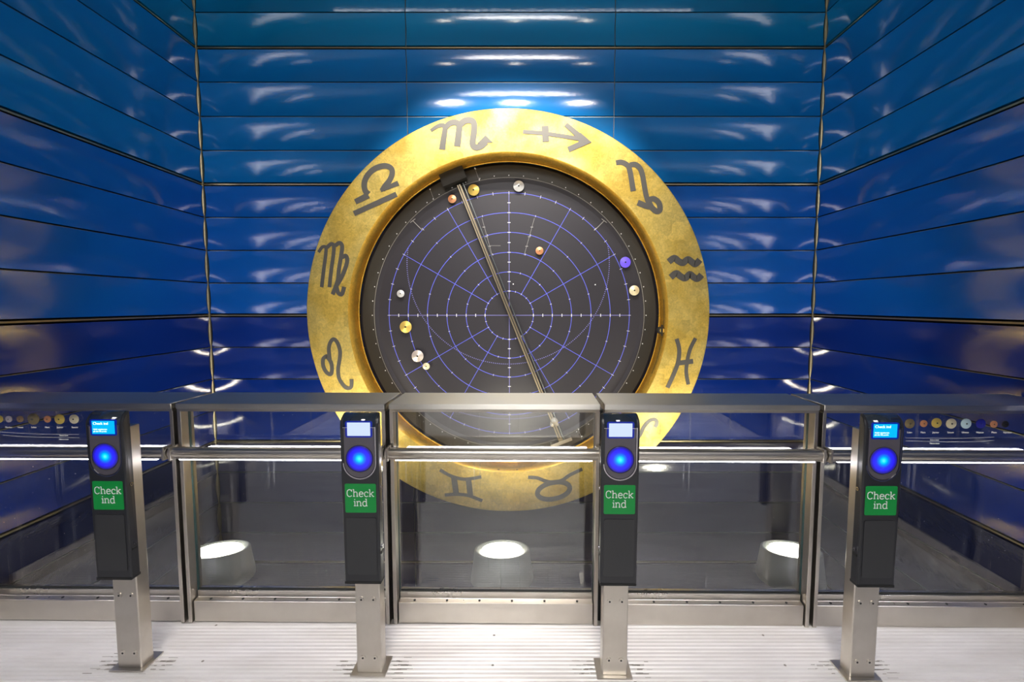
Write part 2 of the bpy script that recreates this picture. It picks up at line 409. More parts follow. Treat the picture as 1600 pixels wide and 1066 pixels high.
for i, x in enumerate((-1.06, -.125, .81)):
    t = empty('spotlight', (x, 2.0, ZTOP), label='%s hanging ceiling spotlight over the glass barrier' % ('left', 'middle', 'right')[i], cat='lamp', group='hanging spotlights')
    aim = Vector((-.125, 4.2, 1.9)) - Vector((x, 2.0, 4.62)); aim.normalize()
    MB().cyl((0, 0, 0), (0, 0, -.32), .012, n=12).build('stem', M_HOUS, t)
    c0 = Vector((0, 0, -.36)); c1 = c0+aim*.12
    MB().cyl(c0-aim*.08, c1, .07, n=32).build('housing', M_HOUS, t)
    MB().cyl(c1, c1+aim*.004, .06, n=32).build('lens', M_UPLENS, t)
    ld = bpy.data.lights.new('spot_beam', 'SPOT'); ld.energy = P_SPOT; ld.spot_size = R(58); ld.spot_blend = .45; ld.shadow_soft_size = .06; ld.color = (1, .95, .86)
    lo = bpy.data.objects.new('spot_beam', ld); COL.objects.link(lo); lo.parent = t; lo.location = c1+aim*.01
    lo.rotation_euler = aim.to_track_quat('-Z', 'Y').to_euler()

# ------------------------------------------------------------ gold zodiac ring
YF, YBK = 4.02, 4.285
ctr = P(794, 494, YF); ctr = Vector((ctr.x, 0, ctr.z))
RO, RI = 314.5*4.017/F, 250.3*4.017/F
ring = empty('zodiac_ring', (ctr.x, D, ctr.z), label='huge gold leaf ring with dark zodiac symbols mounted on the blue back wall', cat='ring')
O = (ctr.x, D, ctr.z)
C0 = (ctr.x, 0, ctr.z)
MB().lathe([(RI, YF), (RO-.004, YF), (RO, YF+.004), (RO, D-.03), (RO-.03, D-.03), (RO-.03, YF+.03), (RI+.012, YF+.03), (RI+.012, YF)], C0, n=180, closed=False, smooth=False).build('ring_face', M_GOLD, ring, off=O)
MB().lathe([(RI, YF+.0005), (RI, YBK), (RI+.010, YBK), (RI+.010, YF+.0005)], C0, n=180, closed=True).build('inner_band', M_GOLDIN, ring, off=O)
MB().lathe([(RI-.010, YBK-.016), (RI-.0005, YBK-.02), (RI-.0005, YBK-.002), (RI-.010, YBK-.004)], C0, n=180, closed=True).build('inner_lip', M_GOLDIN, ring, off=O)
MB().lathe([(RO-.3, D-.06), (RO-.22, D-.06), (RO-.22, D+.008), (RO-.3, D+.008)], C0, n=90, closed=True).build('wall_mount', M_HOUS, ring, off=O)

ZY0, ZY1 = YF-.004, YF+.001
def px2(origin, scale, pts):
    out = []
    for x, z in pts:
        p = P(origin[0]+x/scale, origin[1]+z/scale, YF); out.append((p.x, p.z))
    return out
MPP = 4.017/F
def glyph(label, origin, scale, strokes, polys=()):
    b = MB()
    for i, (pts, wd) in enumerate(strokes):
        closed = pts[0] == pts[-1] and len(pts) > 3
        sp = smooth_pts(pts) if len(pts) > 2 else pts
        if isinstance(wd, (list, tuple)):
            k = len(sp); ws = [ (wd[0]+(wd[1]-wd[0])*j/(k-1))/scale*MPP for j in range(k)]
        else: ws = wd/scale*MPP
        if closed: sp = sp[:-1]
        b.ribbon(px2(origin, scale, sp), ws, ZY0-i*.0001, ZY1, closed)
    for pl in polys:
        b.prism_y(px2(origin, scale, pl), ZY0-.0008, ZY1)
    o = b.build('zodiac_symbol', M_SYM, ring, off=O); o['label'] = label
def L2(*p): return list(p)
glyph('dark scorpio symbol', (660, 170), 13.325, [
    ([(175, 460), (300, 375), (420, 345), (470, 420), (440, 640), (412, 850)], (60, 128)),
    ([(480, 400), (560, 315), (680, 285), (765, 350), (758, 500), (724, 785)], (105, 132)),
    ([(790, 330), (870, 262), (975, 240), (1065, 285), (1078, 450), (1045, 730), (1115, 805), (1225, 775), (1320, 690)], 124)],
    [[(1145, 725), (1315, 555), (1465, 705)]])
glyph('dark sagittarius arrow symbol', (810, 170), 13.325, [
    ([(95, 480), (500, 508)], 78), ([(490, 505), (1300, 632)], 80), ([(555, 360), (570, 688)], 138),
    ([(985, 328), (1405, 690)], (88, 125)), ([(1040, 852), (1400, 690)], 110)], [[(1240, 560), (1290, 500), (1522, 700), (1290, 805), (1250, 700)]])
glyph('dark libra symbol', (540, 240), 9.69, [
    ([(148, 732), (262, 675), (345, 630)], (78, 90)),
    ([(350, 615), (298, 560), (285, 450), (335, 330), (445, 230), (590, 187), (690, 225), (706, 310), (665, 410), (600, 490), (560, 555)], (84, 78)),
    ([(530, 560), (800, 448)], (50, 72)), ([(128, 910), (772, 616)], 76)])
glyph('dark capricorn symbol', (950, 235), 9.69, [
    ([(122, 190), (200, 180), (285, 220), (328, 300), (382, 618)], (70, 80)),
    ([(330, 225), (410, 215), (480, 270), (520, 370), (560, 600), (592, 740), (640, 830)], 76),
    ([(600, 760), (690, 735), (770, 800), (785, 900), (735, 925), (665, 870), (625, 800)], 82),
    ([(448, 790), (600, 850), (680, 840)], 84)])
glyph('dark virgo symbol', (485, 360), 8.886, [
    ([(115, 305), (165, 235), (215, 235), (215, 330), (185, 560), (158, 790)], (40, 50)),
    ([(230, 240), (290, 190), (325, 215), (322, 330), (290, 560), (266, 790)], 50),
    ([(345, 215), (405, 175), (442, 215), (432, 330), (395, 560), (380, 700), (310, 890)], 54),
    ([(440, 375), (495, 355), (512, 430), (478, 550), (420, 680), (350, 790)], 56),
    ([(365, 790), (390, 870), (440, 885), (470, 785)], 56)])
glyph('dark aquarius waves symbol', (1030, 380), 13.325, [
    ([(197, 388), (310, 312), (400, 375), (495, 412), (590, 338), (680, 395), (755, 435), (843, 348)], 132),
    ([(238, 712), (350, 628), (440, 690), (540, 732), (630, 648), (710, 705), (795, 742), (880, 660)], 132)])
glyph('dark leo symbol', (490, 510), 9.69, [
    ([(195, 450), (145, 500), (150, 610), (200, 700), (262, 725), (280, 640), (262, 540), (195, 450)], 58),
    ([(248, 500), (232, 350), (255, 245), (310, 195), (368, 260), (402, 380), (395, 500), (373, 640), (382, 770), (435, 870), (505, 935), (570, 915), (575, 800)], 56)])
glyph('dark pisces symbol', (1030, 510), 9.69, [
    ([(262, 190), (302, 350), (285, 540), (225, 710), (125, 930)], 62),
    ([(550, 180), (470, 340), (425, 520), (408, 700), (440, 880)], 56), ([(270, 560), (512, 530)], 72)])
glyph('dark gemini symbol', (670, 720), 6.154, [
    ([(108, 88), (210, 145), (320, 176), (410, 172), (505, 155)], 32), ([(155, 330), (265, 322), (370, 332), (440, 355), (515, 385)], 32),
    ([(240, 150), (265, 325)], 56), ([(380, 170), (402, 345)], 56)])
el = []
for i in range(33):
    t = 2*pi*i/32; a, bb, ti = 158, 78, R(-12); el.append((1200+a*cos(t)*cos(ti)-bb*sin(t)*sin(ti), 288+a*cos(t)*sin(ti)+bb*sin(t)*cos(ti)))
el[-1] = el[0]
glyph('dark taurus symbol', (670, 720), 6.154, [
    ([(955, 160), (1040, 165), (1120, 195), (1200, 205), (1280, 188), (1360, 135), (1476, 80)], 34), (el, 48)])
glyph('dark aries symbol', (990, 630), 13.325, [
    ([(-30, 830), (60, 760), (145, 640), (200, 520), (280, 410), (370, 350), (460, 350), (480, 420), (440, 500)], 78),
    ([(-30, 830), (-60, 700), (-120, 590), (-220, 560), (-280, 640)], 70)])
glyph('dark cancer symbol', (550, 670), 10, [
    ([(60, 200), (90, 110), (200, 70), (320, 110)], 40), ([(60, 200), (20, 150), (60, 100), (110, 140), (60, 200)], 36),
    ([(350, 220), (300, 320), (200, 350), (90, 310)], 40), ([(350, 220), (390, 270), (350, 320), (300, 280), (350, 220)], 36)])
# small screw holes at the bottom of the inner band and the little pointer slot at its right
for u in (779, 808):
    b = MB()
    p = P(u, 736, YF+.06); a = atan2(p.z-ctr.z, p.x-ctr.x)
    q0 = Vector((ctr.x+cos(a)*(RI-.002), YF+.06, ctr.z+sin(a)*(RI-.002))); q1 = Vector((ctr.x+cos(a)*(RI+.004), YF+.06, ctr.z+sin(a)*(RI+.004)))
    b.cyl(q0, q1, .009, n=12).build('screw_hole', M_DARK, ring, off=O)
b = MB()
for i in range(14):
    a0 = R(6-i*2.0); a1 = R(4-i*2.0)
    b.add([(ctr.x+cos(a)*(RI-.001), yy, ctr.z+sin(a)*(RI-.001)) for a, yy in ((a0, 4.135), (a1, 4.135), (a1, 4.145), (a0, 4.145))] +
          [(ctr.x+cos(a)*(RI+.003), yy, ctr.z+sin(a)*(RI+.003)) for a, yy in ((a0, 4.135), (a1, 4.135), (a1, 4.145), (a0, 4.145))],
          [(0, 1, 2, 3), (4, 7, 6, 5), (0, 4, 5, 1), (1, 5, 6, 2), (2, 6, 7, 3), (3, 7, 4, 0)])
b.build('slot', M_DARK, ring, off=O)
a = R(-5.5); pc = Vector((ctr.x+cos(a)*(RI-.022), 4.14, ctr.z+sin(a)*(RI-.022)))
b = MB().cyl(pc+Vector((0, -.03, 0)), pc+Vector((0, .03, 0)), .03, n=20)
b.cyl(pc+Vector((.0, -.04, -.045)), pc+Vector((0, -.04, .05)), .008, n=10)
b.build('marker', M_BOX, ring, off=O)
o = MB().cyl(pc+Vector((.004, -.034, .0)), pc+Vector((.004, -.028, .0)), .02, n=20).build('marker_cap', M_YGOLD, ring, off=O)

# ------------------------------------------------------------ dial
YD = 4.30
dial = empty('astronomical_dial', (ctr.x, D, ctr.z), label='dark round planet dial with violet blue grid lines inside the gold ring', cat='dial')
def RD(px): return px*YD*.997/F
MB().lathe([(0.0001, YD), (RD(204), YD), (RD(209), YD-.012), (RD(229), YD-.012), (RD(233), YD+.004), (RD(233), YD+.03), (.0001, YD+.03)], C0, n=160, smooth=False).build('dial_plate', M_DIAL, dial, off=O)
MB().lathe([(RD(209.5), YD-.0135), (RD(228.5), YD-.0135), (RD(228.5), YD-.0115), (RD(209.5), YD-.0115)], C0, n=160, closed=True, smooth=False).build('dial_rim', M_DIALRIM, dial, off=O)
cx, cz = ctr.x, ctr.z
def circ(r, n=128): return [(cx+r*cos(2*pi*i/n), cz+r*sin(2*pi*i/n)) for i in range(n)]
rad = [37.8, 67.4, 97.5, 128, 158, 188]
for r in rad:
    MB().ribbon(circ(RD(r)), .0048, YD-.0016, YD, True).build('grid_circle', M_LINE, dial, off=O)
for i in range(12):
    a = i*pi/6; r0 = 0 if i % 3 == 0 else RD(37.8)
    if i % 3 == 0 and i >= 6: continue
    r1 = RD(188); st = -r1 if i % 3 == 0 else r0
    MB().ribbon([(cx+st*cos(a), cz+st*sin(a)), (cx+r1*cos(a), cz+r1*sin(a))], .0044, YD-.0014, YD).build('grid_ray', M_LINEV if i % 3 == 0 else M_LINE, dial, off=O)
# ticks
b = MB()
def tick(a, r, l=.022, w_=.0035):
    b.ribbon([(cx+(r)*cos(a)-l/2*cos(a), cz+r*sin(a)-l/2*sin(a)), (cx+r*cos(a)+l/2*cos(a), cz+r*sin(a)+l/2*sin(a))], w_, YD-.0022, YD)
for i in range(48): tick(2*pi*i/48, RD(188), .026)
for j, r in enumerate(rad):
    if j < 5:
        for i in range(24):
            if j in (0,) or i % 2 == 1: tick(2*pi*i/24, RD(r), .016)
b.build('tick_mark', M_DOT, dial, off=O)['kind'] = 'stuff'
b = MB()
for s in (0, pi/2, pi, 3*pi/2):
    for r in (52.5, 82.5, 112.5, 143, 173, 37.8, 67.4, 97.5, 128, 158):
        x, z = cx+RD(r)*cos(s), cz+RD(r)*sin(s); q = s+pi/2
        b.ribbon([(x-.013*cos(q), z-.013*sin(q)), (x+.013*cos(q), z+.013*sin(q))], .006, YD-.0024, YD)
b.build('axis_tick', M_DOT, dial, off=O)['kind'] = 'stuff'
# dotted orbits
b = MB()
def dotted(uc, vc, rp, a0, a1, n):
    for i in range(n):
        a = R(a0+(a1-a0)*i/(n-1)); p = P(uc+rp*cos(a), vc-rp*sin(a), YD)
        if (Vector((p.x-cx, p.z-cz))).length < RD(188): b.box(p.x-.0035, p.x+.0035, YD-.0014, YD, p.z-.0035, p.z+.0035)
dotted(794, 411, 158, -196, 16, 190); dotted(794, 370.6, 284, -116, -64, 90)
b.build('dotted_orbit', M_LINEV, dial, off=O)['kind'] = 'stuff'
# outer hairline circle, white dots on the rim, small pale lines
MB().ribbon(circ(RD(210.5)), .0026, YD-.0148, YD-.0134, True).build('hairline_circle', M_THIN, dial, off=O)
b = MB()
for i in range(60):
    a = 2*pi*i/60; b.cyl((cx+RD(213.5)*cos(a), YD-.0155, cz+RD(213.5)*sin(a)), (cx+RD(213.5)*cos(a), YD-.0135, cz+RD(213.5)*sin(a)), .0048, n=8)
for (u, v) in ((672, 296), (677, 311), (742, 263), (749, 281), (743, 264), (909, 682), (904, 671), (802, 444), (930, 445)):
    p = P(u, v, YD-.013); b.cyl((p.x, YD-.0155, p.z), (p.x, YD-.0135, p.z), .006, n=8)
b.build('rim_dot', M_DOT, dial, off=O)['kind'] = 'stuff'
b = MB()
def pxline(pts, w_, yy, bb=None):
    q = [P(u, v, yy) for u, v in pts]; (bb or b).ribbon([(p.x, p.z) for p in q], w_, yy-.0018, yy)
pxline([(645, 345), (660, 360)], .005, YD-.0135); pxline([(944, 345), (929, 360)], .005, YD-.0135)
pxline([(641, 348), (649, 342)], .005, YD-.0135); pxline([(948, 348), (940, 342)], .005, YD-.0135)
pxline([(753, 341), (769, 399)], .0028, YD); pxline([(835, 341), (819, 399)], .0028, YD)
pxline([(764, 384), (782, 384)], .0022, YD)
for (u, v) in ((756, 355), (760, 370), (765, 385), (831, 355), (827, 370), (823, 385)): pxline([(u-2, v), (u+2, v)], .006, YD)
pxline([(742, 263), (749, 282)], .0028, YD-.0135); pxline([(672, 296), (678, 312)], .0028, YD-.0135)
pxline([(903, 670), (910, 688)], .003, YD-.0135)
b.build('pale_line', M_THIN, dial, off=O)['kind'] = 'stuff'

# ------------------------------------------------------------ pointer arm across the dial
YA = 4.255
pa = P(713.5, 290, YA); pb = P(873, 690, YA); pa2 = Vector((pa.x, pa.z)); pb2 = Vector((pb.x, pb.z))
dr = (pb2-pa2).normalized(); nr = Vector((-dr.y, dr.x))
arm = empty('dial_pointer', (pa.x, D, pa.z), label='long slanting brass pointer bar running right across the dark dial', cat='pointer')
OA = (pa.x, D, pa.z)
def quadbar(p0, p1, w_, y0, y1): return MB().ribbon([tuple(p0), tuple(p1)], w_, y0, y1)
quadbar(pa2+nr*.018, pb2+nr*.018, .034, YA-.01, YA+.012).build('bar', M_BAR, arm, bevel=.003, off=OA)
quadbar(pa2+nr*.018, pb2+nr*.018, .008, YA-.013, YA-.0095).build('groove', M_BOX, arm, off=OA)
q0, q1 = pa2+nr*.062*-1+nr*.10, pb2+nr*.038
MB().cyl((pa.x+nr.x*.058, YA, pa.y*0+pa.z+nr.y*.058), (pb.x+nr.x*.050, YA, pb.z+nr.y*.050), .005, n=10).build('wire', M_JOINT, arm, off=OA)
# housing at the top end
hc = pa2 - dr*.045 + nr*.0
def obox(c, l, t, y0, y1):
    # box of length l along nr and t along dr
    return MB().prism_y([tuple(c-nr*l/2-dr*t/2), tuple(c+nr*l/2-dr*t/2), tuple(c+nr*l/2+dr*t/2), tuple(c-nr*l/2+dr*t/2)], y0, y1)
obox(hc-dr*.03, .215, .115, YA-.06, YA+.02).build('housing', M_BOX, arm, bevel=.004, off=OA)
obox(hc-dr*.088, .19, .012, YA-.062, YA+.01).build('housing_trim', M_GOLDIN, arm, off=OA)
obox(pb2+nr*.02+dr*.012, .20, .03, YA-.03, YA+.03).build('foot', M_STEELV, arm, bevel=.003, off=OA)
obox(pb2+nr*.02-dr*.012, .04, .03, YA-.02, YA+.02).build('foot_clamp', M_BAR, arm, bevel=.003, off=OA)
# ------------------------------------------------------------ planets: little metal cones
def cone(u, v, dpx, y, m, name, label, cat, group, hole=True, frame=None):
    if frame == 'B':
        x, z = PB(u, v, y); r = dpx/2*2.33/F; loc = BF(x, y, z); rz = ROT
    else:
        p = P(u, v, y); r = dpx/2*y/F; loc = p; rz = 0
    t = empty(name, loc, rz, label, cat, group)
    h = r*.25
    MB().lathe([(r*.16, -h), (r, -.0025), (r, 0.0), (r*.16, 0)], (0, 0, 0), n=48, closed=True, smooth=False).build('cone', m, t)
    if hole: MB().cyl((0, -h-.0005, 0), (0, 0, 0), r*.16, n=12).build('tip', M_DARK, t)
    return t
G = 'planet markers on the dark dial'
for (u, v, d, m, lab) in (
    (706.5, 311, 12.5, M_COPPER, 'small copper cone just left of the top of the pointer bar'),
    (740, 297, 17, M_YGOLD, 'gold cone just right of the top of the pointer bar'),
    (810.5, 291, 16.5, M_SILVER, 'silver white cone at the top centre of the dial'),
    (843, 392, 12, M_COPPER, 'small copper cone in the upper right half among the inner blue circles'),
    (977, 410, 16.5, M_VIOLET, 'violet blue disc at the right edge of the dial'),
    (991, 454, 15.5, M_CREAM, 'cream coloured disc below the violet disc at the right edge'),
    (626, 459, 11.5, M_SILVER, 'small white cone at the left edge of the dial'),
    (634, 511, 18.5, M_YGOLD, 'large gold cone at the left just below the horizontal line'),
    (652.5, 556.5, 18.5, M_PEARL, 'large rose silver cone at lower left of the dial'),
    (666, 572.5, 11, M_CREAM, 'small cream gold cone beneath the large rose silver cone')):
    t = cone(u, v, d, YD-.028, m, 'planet_marker', lab, 'planet marker', G)
    r = d/2*YD/F
    MB().cyl((0, 0, 0), (0, .03, 0), r*.3, n=12).build('pin', M_HOUS, t)
p = P(866, 660, YA-.02)
t = empty('crystal_marker', p, 0, 'clear crystal ball clasped on the lower end of the pointer bar', 'planet marker')
b = MB()
for i, (dx, dz, rr) in enumerate(((.0, .015, .032), (-.02, -.02, .02), (.02, -.014, .018), (-.008, -.001, .018))):
    prof = [(rr*sin(pi*j/10)+1e-5, -rr*cos(pi*j/10)) for j in range(11)]
    b.lathe(prof, (dx, -.014, dz), n=16)
b.build('crystal', M_CRYSTAL, t)
MB().cyl((-.035, 0, -.005), (.035, 0, .008), .009, n=10).build('clasp', M_BAR, t)

# ------------------------------------------------------------ floodlights in the void
for i, (x, lab) in enumerate(((-1.855, 'left grey drum floodlight shining up behind the glass'), (-.138, 'middle grey drum floodlight shining up behind the glass, under the gold ring'), (1.615, 'right grey drum floodlight shining up behind the glass'))):
    yc = 2.80
    t = empty('floodlight', (x, yc, -.06), label=lab, cat='floodlight', group='drum floodlights behind the glass')
    n = 64; rt, rb = .166, .190; tilt = .154
    vs = []
    for (r, z0, tl) in ((rb, 0, 0), (rb, .01, 0), (rt, .18, tilt), (rt-.012, .182, tilt), (rt-.012, .172, tilt), (.001, .165, tilt)):
        for k in range(n):
            a = 2*pi*k/n; vs.append((r*cos(a), r*sin(a), z0 - tl*r*sin(a)))
    b = MB(); b.add(vs, [(j*n+k, j*n+(k+1) % n, (j+1)*n+(k+1) % n, (j+1)*n+k) for j in range(5) for k in range(n)], True)
    b.add(vs[:n], [tuple(range(n))[::-1]])
    b.build('drum', M_LAMPBODY, t)
    vs = []
    for (r, z0) in ((.120, .172), (.120, .178), (.001, .179)):
        for k in range(n):
            a = 2*pi*k/n; vs.append((r*cos(a), r*sin(a), z0+.003 - tilt*r*sin(a)))
    MB().add(vs, [(j*n+k, j*n+(k+1) % n, (j+1)*n+(k+1) % n, (j+1)*n+k) for j in range(2) for k in range(n)], True).build('lens', M_UPLENS, t)
    MB().box(-.03, .03, -.24, 0, -.05, 0).build('bracket', M_HOUS, t)
    ld = bpy.data.lights.new('flood_beam', 'SPOT'); ld.energy = P_UP; ld.spot_size = R(130); ld.spot_blend = .8; ld.shadow_soft_size = .10; ld.color = (1, .93, .74)
    lo = bpy.data.objects.new('flood_beam', ld); COL.objects.link(lo); lo.parent = t; lo.location = (0, .02, .20)
    lo.rotation_euler = Vector((0, 1.3, 1)).to_track_quat('-Z', 'Y').to_euler()

# ------------------------------------------------------------ glass barrier modules
GAPS = [XL+.03, -1.705, -.667, .373, 1.42, XR-.012]
mlab = ['leftmost steel framed glass barrier unit, beside the left blue wall', 'glass barrier unit between the two left check-in posts', 'middle glass barrier unit in front of the gold ring',
        'glass barrier unit between the two right check-in posts', 'rightmost steel framed glass barrier unit, beside the right blue wall']
MODS = []
for i in range(5):
    xa, xb = GAPS[i]+.010, GAPS[i+1]-.010
    xc = (xa+xb)/2; hw = (xb-xa)/2
    t = empty('glass_barrier', BF(xc, 2.3), ROT, mlab[i], 'barrier', 'glass barrier units'); MODS.append((t, xc, hw))
    # local y = world y - 2.3
    MB().box(-hw, hw, -.03, .27, 1.095, 1.122).build('cap', M_CAP, t, bevel=.003)
    MB().box(-hw+.002, hw-.002, -.024, .264, 1.082, 1.0955).build('cap_return', M_STEELV, t)
    for s in (-1, 1):
        def stile(nm, wd, y0, y1, m, bv=0):
            x0, x1 = sorted((s*hw, s*(hw-wd)))
            MB().box(x0, x1, y0, y1, 0.0, 1.083).build(nm, m, t, bevel=bv)
        stile('mullion', .018, -.022, .030, M_STEELV, .002)
        stile('glass_channel', .0185, .0303, .0487, M_GLEDGE)
        stile('rear_mullion', .018, .049, .066, M_STEELV)
    # sill: front plate, shelf with bolts, upright
    sill = MB().prism_x([(-.010, .0), (-.010, .106), (.022, .112), (.022, .144), (.034, .144), (.034, .0)], -hw+.024, hw-.024).build('sill', M_STEEL, t, bevel=.002)
    nb = 6; b0 = MB().cyl((0, 0, -.003), (0, 0, .002), .006, n=10).build('bolt', M_GASKET, t)
    for k in range(nb):
        o = b0 if k == 0 else b0.copy()
        if k: COL.objects.link(o)
        o.location = (-hw+.10+(2*hw-.2)*k/(nb-1), .008, .1098)
    MB().box(-hw+.024, hw-.024, .0345, .0385, .130, .151).build('gasket', M_GASKET, t)
    MB().box(-hw+.024, hw-.024, .046, .060, .0, .148).build('rear_sill', M_STEEL, t)
    MB().box(-hw+.0215, hw-.0215, .036, .045, .15, 1.081).build('glass_pane', M_GLASS, t)
    # gap filler between units
    if i < 4:
        MB().box(hw+.0005, hw+.0195, .02, .060, .0, 1.08).build('gap_post', M_DARK, t)

# handrails with an LED strip underneath
RY, RZ, RR = 2.232, .893, .0245
hl = ['left end', 'second', 'middle', 'fourth', 'right end']
for i in range(5):
    xa, xb = GAPS[i]+.004, GAPS[i+1]-.004; xc = (xa+xb)/2; hw = (xb-xa)/2
    t = empty('handrail', BF(xc, RY, RZ), ROT, ['steel handrail with light strip on the leftmost glass barrier unit', 'steel handrail with light strip between the two left check-in posts',
        'steel handrail with light strip crossing in front of the gold ring', 'steel handrail with light strip between the two right check-in posts', 'steel handrail with light strip on the rightmost glass barrier unit'][i], 'handrail', 'lit handrails on the barrier')
    prof = [(RR*cos(a)*1.0, RR*sin(a)) for a in [R(-50+280*k/28) for k in range(29)]]
    prof = [(y_, z_) for y_, z_ in prof]
    MB().prism_x(prof, -hw, hw, smooth=True).build('tube', M_STEEL, t)
    MB().box(-hw, hw, -.015, .015, -.029, -.018).build('led_channel', M_STEEL, t)
    MB().box(-hw+.05, hw-.05, -.0135, .0135, -.034, -.0285).build('light_strip', M_WHITELED, t)
    for s in (-1, 1):
        MB().box(s*(hw-.012)-.006, s*(hw-.012)+.006, -.027, .031, -.034, .030).build('end_bracket', M_STEELV, t, bevel=.002)
        MB().box(s*(hw-.03)-.012, s*(hw-.03)+.012, .018, .044, -.012, .016).build('wall_bracket', M_STEELV, t)

# legend on the outer panes: metal discs, captions and curved hairlines
YG = 2.3+.036
LG = 'metal legend discs on the glass'
for (u, v, d, m, lab) in (
    (-1, 655, 12, M_YGOLD, 'yellow gold disc cut by the left edge of the photo'),
    (14, 655, 10.5, M_PEARL, 'small grey gold disc, leftmost whole disc on the left glass'),
    (31.5, 655, 10.5, M_BROWN, 'small brown copper disc on the left glass left of the big dark disc'),
    (52.5, 655, 18.5, M_DKGOLD, 'big dark bronze disc on the left glass'),
    (74.5, 655, 11, M_COPPER, 'small bright copper disc on the left glass'),
    (93.5, 655, 16, M_YGOLD, 'gold disc on the left glass between copper and cream discs'),
    (116, 655, 15, M_CREAM, 'cream disc on the left glass next to the leftmost check-in reader'),
    (198, 654, 8.5, M_BLACK, 'small black disc on the left glass right of the leftmost check-in reader'),
    (1421, 662, 15.5, M_DKGOLD, 'dark bronze disc on the right glass next to the rightmost check-in reader'),
    (1443, 662, 11, M_COPPER, 'small bright copper disc on the right glass'),
    (1463, 661, 15.5, M_YGOLD, 'gold disc on the right glass right of the small copper disc'),
    (1486, 662, 16, M_CREAM, 'cream disc on the right glass'),
    (1509, 662, 16, M_PALEBLUE, 'pale blue disc on the right glass'),
    (1532, 662, 15, M_NAVY, 'navy blue disc on the right glass'),
    (1552.5, 663, 11, M_COPPER, 'small copper gold disc on the right glass right of the navy disc'),
    (1570.5, 663, 10, M_BLACK, 'small black disc at the right end of the right glass row')):
    cone(u, v, d, YG-.001, m, 'legend_disc', lab, 'disc', LG, hole=m not in (M_BLACK, M_NAVY), frame='B')
def caption(mod, u, v, s, size, frame_y=YG):
    t, xc, hw = MODS[mod]; x, z = PB(u, v, frame_y)
    o = text_obj(s, size, M_WHITE, t, (x-xc, .0355, z), 'caption', depth=.0003)
for (u, s) in ((14, 'Merkur'), (32, 'Venus'), (53, 'Solen'), (74, 'Mars'), (94, 'Jupiter'), (117, 'Saturn')): caption(0, u, 669, s, .012)
for (u, s) in ((1421, 'Solen'), (1442, 'Mars'), (1462, 'Jupiter'), (1485, 'Saturn'), (1508, 'Uranus'), (1531, 'Neptun'), (1553, 'Pluto'), (1574, 'Nymåne')): caption(4, u, 677, s, .012)
caption(0, 100, 681.5, 'Solens bane', .009); caption(0, 100, 687.5, 'Månens bane', .009)
caption(4, 1460, 688.5, 'Solens bane', .009); caption(4, 1460, 694, 'Månens bane', .009)
for mod, lines in ((0, ([(0, 675), (30, 677), (70, 678.5), (124, 679)], [(5, 680), (40, 682.5), (80, 683.5), (124, 684)])),
                   (4, ([(1415, 684.5), (1480, 685), (1520, 684.5), (1553, 683)], [(1415, 689), (1480, 690.5), (1530, 690), (1553, 688)]))):
    t, xc, hw = MODS[mod]; b = MB()
    for ln in lines:
        q = [PB(u, v, YG) for u, v in smooth_pts(ln)]; b.ribbon([(x-xc, z) for x, z in q], .0009, .0348, .0358)
    b.build('hairline', M_DOT, t)

# ------------------------------------------------------------ check-in readers on steel posts
def rrect(x0, x1, z0, z1, r, n=5):
    pts = []
    for (cx_, cz_, a0) in ((x1-r, z1-r, 0), (x0+r, z1-r, 90), (x0+r, z0+r, 180), (x1-r, z0+r, 270)):
        for i in range(n+1):
            a = R(a0+90*i/n); pts.append((cx_+r*cos(a), cz_+r*sin(a)))
    return pts
# slab-serif letters as strokes; unit: x-height 1
def letter(ch):
    if ch == 'C': return 1.25, [([(1.02, 1.05), (1.0, 1.2), (.75, 1.42), (.45, 1.40), (.18, 1.15), (.12, .72), (.18, .3), (.45, .04), (.75, .03), (1.05, .22)], 1), ([(1.04, 1.45), (1.04, 1.02)], 0)]
    if ch == 'h': return 1.18, [([(.22, 0), (.22, 1.5)], 0), ([(.02, 1.45), (.22, 1.45)], 0), ([(.04, .06), (.42, .06)], 0), ([(.22, .75), (.42, .95), (.68, .97), (.86, .78), (.88, .5), (.88, 0)], 1), ([(.72, .06), (1.08, .06)], 0)]
    if ch == 'e': return 1.05, [([(.14, .55), (.88, .55), ], 0), ([(.88, .52), (.84, .82), (.52, 1.0), (.22, .84), (.12, .5), (.22, .14), (.52, .0), (.86, .14)], 1)]
    if ch == 'c': return 1.0, [([(.82, .72), (.76, .90), (.50, 1.0), (.22, .84), (.12, .5), (.22, .15), (.50, .0), (.84, .15)], 1), ([(.83, .98), (.83, .70)], 0)]
    if ch == 'k': return 1.12, [([(.22, 0), (.22, 1.5)], 0), ([(.02, 1.45), (.22, 1.45)], 0), ([(.04, .06), (.42, .06)], 0), ([(.22, .42), (.84, .96)], 0), ([(.44, .58), (.90, .04)], 0), ([(.64, .94), (1.0, .94)], 0), ([(.72, .06), (1.06, .06)], 0)]
    if ch == 'i': return .56, [([(.28, 0), (.28, 1.0)], 0), ([(.06, .94), (.28, .94)], 0), ([(.06, .06), (.50, .06)], 0), ([(.27, 1.27), (.27, 1.45)], 0)]
    if ch == 'n': return 1.18, [([(.22, 0), (.22, 1.0)], 0), ([(.02, .94), (.22, .94)], 0), ([(.04, .06), (.42, .06)], 0), ([(.22, .75), (.42, .95), (.68, .97), (.86, .78), (.88, .5), (.88, 0)], 1), ([(.72, .06), (1.08, .06)], 0)]
    if ch == 'd': return 1.15, [([(.86, 0), (.86, 1.5)], 0), ([(.64, 1.45), (.86, 1.45)], 0), ([(.86, .06), (1.06, .06)], 0), ([(.86, .80), (.62, .98), (.36, .96), (.16, .75), (.12, .45), (.22, .12), (.46, .0), (.70, .06), (.86, .24)], 1)]
